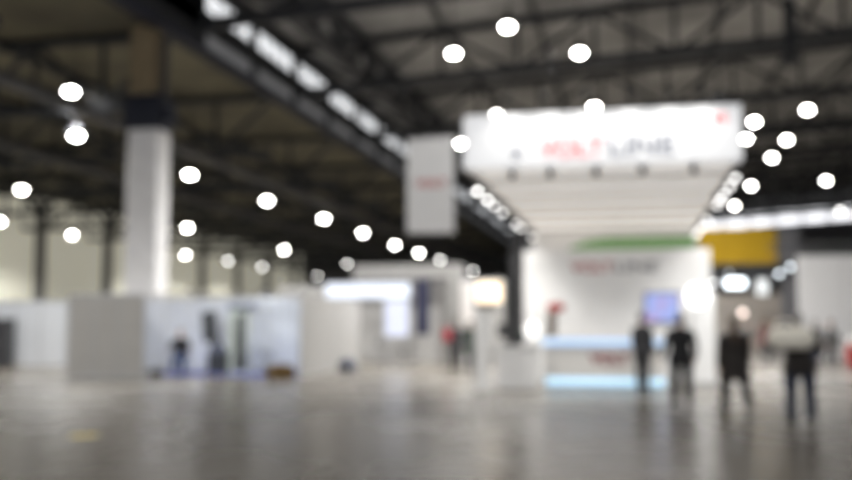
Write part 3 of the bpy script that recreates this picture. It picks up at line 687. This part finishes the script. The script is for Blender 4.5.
def person(name_label, loc, rz, h=1.76, lean=0., legL=(0, 0), legR=(0, 0), armL=(0, .12, .25), armR=(0, .12, .25), top='cloth_black', bottom='cloth_navy',
           hair='hair_dark', shoe='black', coat_len=.0, long_hair=False, seated=False, head_turn=0., head_tilt=0., cat='person', slim=1.0, curl=.6, vox=.014):
    """Local frame: faces +Y, X is its right. leg=(hip swing, knee bend); arm=(swing forward, out, elbow bend)."""
    k = h/1.76; w = slim
    t = thing('person', name_label, cat, loc, rz)
    hipz = 0.93
    def V(*a): return Vector(a)
    rl = Matrix.Rotation(-lean, 3, 'X')
    pel = V(0, 0, hipz)
    def up(v): return rl @ (v-pel) + pel
    legs = []
    for sx, (a, b) in ((-1, legL), (1, legR)):
        hp = V(sx*.095*w, 0, hipz-.03)
        kn = hp + V(sx*.01, math.sin(a), -math.cos(a))*.43
        an = kn + V(0, math.sin(a-b), -math.cos(a-b))*.42
        fa = (a-b)*.55 if not seated else 0
        fd = V(sx*.18, math.cos(fa), math.sin(fa)).normalized()
        legs.append((hp, kn, an, fd))
    arms = []
    for sx, (a, o_, e) in ((-1, armL), (1, armR)):
        sh = up(V(sx*.178*w, 0, 1.392))
        d1 = rl @ V(sx*math.sin(o_), math.sin(a)*math.cos(o_), -math.cos(a)*math.cos(o_)).normalized()
        d2 = rl @ V(sx*math.sin(o_)*.35, math.sin(a+e), -math.cos(a+e)).normalized()
        el = sh+d1*.29; wr_ = el+d2*.25
        arms.append((sx, sh, el, wr_, d2))
    low = min(an.z for _, _, an, _ in legs)-.085
    off = V(0, 0, -low)
    S = lambda v: (v+off)*k
    side = (1, 0, 0)
    # --- torso rows: (z, rx, ry, y)
    def torso(mb, g, z0=.84, ends=True):
        rows = [(.84, .145, .105, 0), (.93, .165, .115, -.01), (1.02, .152, .108, 0), (1.12, .138, .10, .005), (1.24, .158, .112, .005), (1.34, .166, .110, 0), (1.40, .138, .090, -.005), (1.45, .088, .070, -.01), (1.475, .066, .06, -.01)]
        rows = [r for r in rows if r[0] >= z0]
        mb.tube([S(up(V(0, y, z))) for z, _, _, y in rows], [((rx*w+g)*k, (ry+g)*k) for _, rx, ry, _ in rows], 24, ref=side, round_ends=ends)
    # --- body
    b = MB()
    torso(b, -.015)
    nb = up(V(0, -.01, 1.46)); hc = up(V(0, .02, 1.63))
    rh = rl @ Matrix.Rotation(head_turn, 3, 'Z') @ Matrix.Rotation(-head_tilt, 3, 'X')
    H = lambda x, y, z: S(hc + rh @ V(x, y, z))
    b.tube([S(nb-V(0, 0, .04)), S(nb+V(0, .005, .05)), H(0, -.015, -.05)], [.064*k, .056*k, .058*k], 14)
    sc_ = Matrix.Scale(k, 3)
    b.ball(H(0, -.01, .03), (.074*k, .094*k, .092*k), 20, rh)            # skull
    b.ball(H(0, .030, -.035), (.058*k, .066*k, .082*k), 20, rh)          # face and jaw
    b.ball(H(0, .070, -.088), (.026*k, .022*k, .022*k), 12, rh)          # chin
    b.tube([H(0, .088, .015), H(0, .106, -.018), H(0, .112, -.032), H(0, .092, -.042)], [.010*k, .013*k, .016*k, .012*k], 8)   # nose
    b.ball(H(0, .082, .032), (.05*k, .016*k, .012*k), 12, rh)            # brow
    for sx in (-1, 1):
        b.ball(H(sx*.077, -.005, -.005), (.012*k, .020*k, .032*k), 10, rh)   # ears
    for (hp, kn, an, fd) in legs:
        b.tube([S(hp+V(0, 0, .04)), S(hp), S(hp.lerp(kn, .5)), S(kn), S(kn.lerp(an, .3)), S(kn.lerp(an, .7)), S(an)], [x*k for x in (.08, .082, .070, .052, .054, .040, .034)], 16, round_ends=True)
        b.tube([S(an+V(0, 0, -.045)-fd*.05), S(an+V(0, 0, -.05)+fd*.05), S(an+V(0, 0, -.06)+fd*.16)], [(.026*k, .032*k), (.026*k, .036*k), (.016*k, .036*k)], 12, ref=(0, 0, 1), round_ends=True)
    for (sx, sh, el, wr_, d2) in arms:
        b.tube([S(up(V(sx*.09*w, 0, 1.39))), S(up(V(sx*.155*w, 0, 1.37))), S(sh.lerp(el, .15)), S(sh.lerp(el, .5)), S(el), S(el.lerp(wr_, .35)), S(wr_)], [x*k for x in (.04, .043, .045, .043, .037, .039, .027)], 14, round_ends=True)
    body = MB().add(remesh(b, .0125, 3))
    # hands: palm, four fingers of different lengths with knuckle bends, thumb from the side of the palm
    for (sx, sh, el, wr_, d2) in arms:
        d = d2.normalized(); back = V(sx, 0, 0); back = (back-d*back.dot(d)).normalized()   # back of hand faces outward
        fwd_ = back.cross(d)*sx; fwd_.normalize()
        if fwd_.y < 0: fwd_ = -fwd_
        body.tube([S(wr_-d*.02), S(wr_+d*.02), S(wr_+d*.06), S(wr_+d*.095)], [(.017*k, .026*k), (.016*k, .036*k), (.015*k, .041*k), (.012*k, .039*k)], 12, ref=back, round_ends=True)
        for i, (ox, ln) in enumerate(((.030, .072), (.010, .082), (-.010, .076), (-.029, .060))):
            p = wr_+d*.093+fwd_*ox; q = [p]; c_ = curl*(.75+.12*i); ang = c_*.3
            for frac in (.45, .32, .25):
                dd = (d*math.cos(ang)-back*math.sin(ang)); q.append(q[-1]+dd*ln*frac); ang += c_*.55
            body.tube([S(x) for x in q], [.0092*k, .0086*k, .0078*k, .0064*k], 8, round_ends=True)
        p = wr_+d*.025+fwd_*.03
        body.tube([S(p), S(p+fwd_*.028+d*.025-back*.008), S(p+fwd_*.036+d*.055-back*.02), S(p+fwd_*.034+d*.078-back*.03)], [.013*k, .0115*k, .0098*k, .0075*k], 8, round_ends=True)
    body.build('body', M['skin'], t)
    e = MB()
    for sx in (-1, 1): e.ball(H(sx*.030, .084, .012), .0095*k, 10)
    e.build('eyes', M['eye'], t)
    MB().tube([H(-.024, .089, -.062), H(0, .095, -.060), H(.024, .089, -.062)], [.003*k, .006*k, .003*k], 8).build('mouth', M['lip'], t)
    # hair
    hb = MB(); hb.ball(H(0, -.022, .040), (.084*k, .096*k, .096*k), 24, rh); hb.ball(H(0, -.055, -.02), (.072*k, .058*k, .07*k), 18, rh)
    if long_hair:
        hb.tube([H(0, -.06, .0), H(0, -.085, -.10), S(up(V(0, -.10, 1.42))), S(up(V(0, -.115, 1.30)))], [(.075*k, .05*k), (.078*k, .045*k), (.085*k, .04*k), (.06*k, .025*k)], 16, ref=side, round_ends=True)
    cap_obj(remesh(hb, .012, 3), 'hair', M[hair], t)
    # jacket or coat
    jb = MB(); torso(jb, .018, .84, False)
    jb.tube([S(V(0, -.01, .98)), S(V(0, -.01, .90)), S(V(0, 0, .79))], [((.15*w+.02)*k, .128*k), ((.185*w+.022)*k, .148*k), ((.192*w+.024)*k, .152*k)], 24, ref=side)
    jb.tube([S(up(V(0, -.005, 1.42))), S(up(V(0, -.012, 1.49)))], [.085*k, .072*k], 16)
    if coat_len:
        mid = (legs[0][1]+legs[1][1])/2
        z_ = hipz-coat_len
        sw = (abs(legs[0][1].y-legs[1][1].y))*.35*coat_len/.4
        jb.tube([S(V(0, 0, .98)), S(V(0, 0, hipz-.1)), S(V(0, mid.y*.4, z_))], [(.185*w*k, .14*k), ((.192*w+.026)*k, .155*k), ((.20*w+.024)*k, (.16+sw)*k)], 22, ref=side)
    for (sx, sh, el, wr_, d2) in arms:
        jb.tube([S(up(V(sx*.05*w, -.005, 1.425))), S(up(V(sx*.115*w, -.003, 1.405))), S(up(V(sx*.160*w, 0, 1.375))), S(sh.lerp(el, .10)+V(sx*.004, 0, -.012)), S(sh.lerp(el, .28)), S(sh.lerp(el, .6)), S(el), S(el.lerp(wr_, .4)), S(wr_-d2*.005)], [x*k for x in (.048, .055, .060, .064, .063, .058, .052, .049, .042)], 18, round_ends=True)
    cap_obj(remesh(jb, vox, 3), 'coat' if coat_len else 'jacket', M[top], t)
    tb_ = MB()
    tb_.tube([S(V(0, 0, hipz+.06)), S(V(0, -.01, hipz)), S(V(0, 0, hipz-.09))], [(.163*w*k, .118*k), (.175*w*k, .128*k), (.15*w*k, .115*k)], 22, ref=side, round_ends=True)
    for (hp, kn, an, fd) in legs:
        tb_.tube([S(hp+V(0, 0, .05)), S(hp), S(hp.lerp(kn, .5)), S(kn), S(kn.lerp(an, .35)), S(an.lerp(kn, .06))], [x*k*(.45+.55*w) for x in (.098, .102, .090, .076, .074, .068)], 18, round_ends=False)
    cap_obj(remesh(tb_, vox, 3), 'trousers', M[bottom], t)
    for (hp, kn, an, fd) in legs:
        sb = MB(); dn = V(0, 0, -1)
        sb.tube([S(an+dn*.045-fd*.07), S(an+dn*.045), S(an+dn*.055+fd*.08), S(an+dn*.062+fd*.19)], [(.040*k, .040*k), (.040*k, .042*k), (.030*k, .048*k), (.022*k, .040*k)], 14, ref=(0, 0, 1), round_ends=True)
        sb.tube([S(an+dn*.05), S(an+V(0, 0, .03))], [.042*k, .045*k], 12)
        cap_obj(remesh(sb, .011, 2), 'shoe', M[shoe], t)
    return t, S, up, arms

# four people on the right of the aisle
person('slim person in dark grey standing in front of the reception counter', (.16, 24.0, 0), R(-15), 1.84, legL=(.10, .05), legR=(-.10, .12), armL=(.15, .1, .5), armR=(.1, .1, .4), top='cloth_charcoal', bottom='cloth_charcoal', hair='hair_dark', slim=1.0)
person('person in black jacket and black trousers walking right of the counter', (.88, 20.6, 0), R(10), 1.78, lean=.03, legL=(.06, .04), legR=(-.10, .10), armL=(.05, .24, .5), armR=(.05, .24, .5), top='cloth_black', bottom='cloth_black', hair='hair_dark', slim=1.25)
person('person in long dark coat striding, second from right of the walkers', (1.75, 18.95, 0), R(14), 1.73, lean=.04, legL=(.30, .05), legR=(-.30, .32), armL=(-.15, .15, .3), armR=(.2, .15, .5), top='cloth_brownblack', bottom='cloth_charcoal', hair='hair_brown', coat_len=.34, long_hair=True, slim=1.35)
person('nearest person at right in dark jacket and navy jeans under a cream bag', (2.55, 16.9, 0), R(4), 1.74, lean=.02, legL=(.05, .04), legR=(-.07, .08), armL=(.55, .42, 1.5), armR=(.25, .40, 1.2), top='cloth_brownblack', bottom='cloth_navy', hair='hair_grey', slim=1.4)
bg = thing('shoulder_bag', 'wide cream bag slung across the back of the nearest person', 'bag', (2.40, 16.62, 1.37), R(4))
bb = MB().tube([(-.31, 0, -.02), (-.26, 0, -.01), (-.12, 0, .01), (.12, 0, .01), (.26, 0, -.01), (.31, 0, -.02)], [(.11, .06), (.165, .10), (.18, .115), (.18, .115), (.165, .10), (.11, .06)], 20, ref=(0, 0, 1), round_ends=True)
bb.build('bag_body', M['cream'], bg)
MB().tube([(-.26, .06, .12), (-.2, .16, .24), (-.1, .20, .305), (.02, .16, .27), (.12, .05, .17)], [(.008, .022)]*5, 8).build('strap', M['cream'], bg)
MB().box((0, -.11, .02), (.3, .02, .16), bev=.008).build('pocket', M['cream'], bg)
# pair in the aisle left of the totem
person('person in dark clothes with a red bag standing left of the totem', (-5.95, 33.6, 0), R(40), 1.72, legL=(.08, .04), legR=(-.08, .1), armL=(.2, .15, .5), armR=(.1, .15, .4), top='cloth_charcoal', bottom='cloth_charcoal', hair='hair_dark', slim=1.35)
rb = thing('red_bag', 'red bag at the shoulder of the person left of the totem', 'bag', (-6.22, 33.42, 1.05), R(40))
MB().box((0, 0, .18), (.34, .16, .36), bev=.05).build('bag_body', M['cloth_red'], rb)
MB().tube([(-.12, 0, .34), (-.08, 0, .46), (.08, 0, .46), (.12, 0, .34)], .012, 8).build('strap', M['cloth_red'], rb)
person('person in dark green coat beside the person with the red bag', (-5.38, 33.2, 0), R(-30), 1.70, legL=(.12, .04), legR=(-.12, .16), armL=(.1, .12, .3), armR=(-.1, .12, .2), top='cloth_greygreen', bottom='cloth_black', hair='hair_brown', coat_len=.30, slim=1.3)
# seated in the open booth
person('person in black seated on a folding chair in the open booth', (-14.42, 30.28, 0), R(196), 1.78, lean=.22, legL=(1.42, 1.45), legR=(1.38, 1.30), armL=(.75, .12, .7), armR=(.75, .12, .7), top='cloth_black', bottom='cloth_jeans', hair='hair_dark', seated=True, head_tilt=-.2, slim=1.4)
# visitors far at the right
far = [('far visitor in grey jacket near the display table under the yellow board', (4.75, 46.0), 200, 'cloth_grey', 'cloth_navy'),
       ('far visitor in dull red top seen between the coat wearer and the cream bag', (5.15, 42.6), 20, 'cloth_maroon', 'cloth_charcoal'),
       ('far visitor in pale grey standing at the beige wall table', (5.9, 45.4), 150, 'cloth_palegrey', 'cloth_grey'),
       ('far visitor in dark jacket beside the counter with dark goods', (6.95, 41.8), -30, 'cloth_charcoal', 'cloth_navy'),
       ('far visitor in black beside the red plinth at the right edge', (7.62, 42.3), 60, 'cloth_black', 'cloth_charcoal')]
for i, (lb_, (x, y), rz, a_, b_) in enumerate(far):
    person(lb_, (x, y, 0), R(rz), 1.74, legL=(.15, .05), legR=(-.12, .15), top=a_, bottom=b_, hair=('hair_dark', 'hair_brown')[i % 2], vox=.02)

# ------------------------------------------------------------------ world, camera
w = bpy.data.worlds.new('World'); scene.world = w; w.use_nodes = True
w.node_tree.nodes['Background'].inputs['Color'].default_value = (.95, .97, 1, 1)
w.node_tree.nodes['Background'].inputs['Strength'].default_value = 1.2
cam = bpy.data.cameras.new('camera'); co = bpy.data.objects.new('camera', cam); C.objects.link(co)
cam.sensor_width = 36; cam.lens = 42.25; cam.clip_end = 400
co.location = (0, 0, 1.58); co.rotation_euler = (R(90+4.858), 0, R(11.764))
cam.dof.use_dof = True; cam.dof.focus_distance = 1.0; cam.dof.aperture_fstop = 2.8; cam.dof.aperture_blades = 0
scene.camera = co
scene.view_settings.view_transform = 'Standard'; scene.view_settings.look = 'None'
scene.view_settings.exposure = 0; scene.view_settings.gamma = 1
scene.cycles.use_denoising = True
scene.cycles.max_bounces = 8
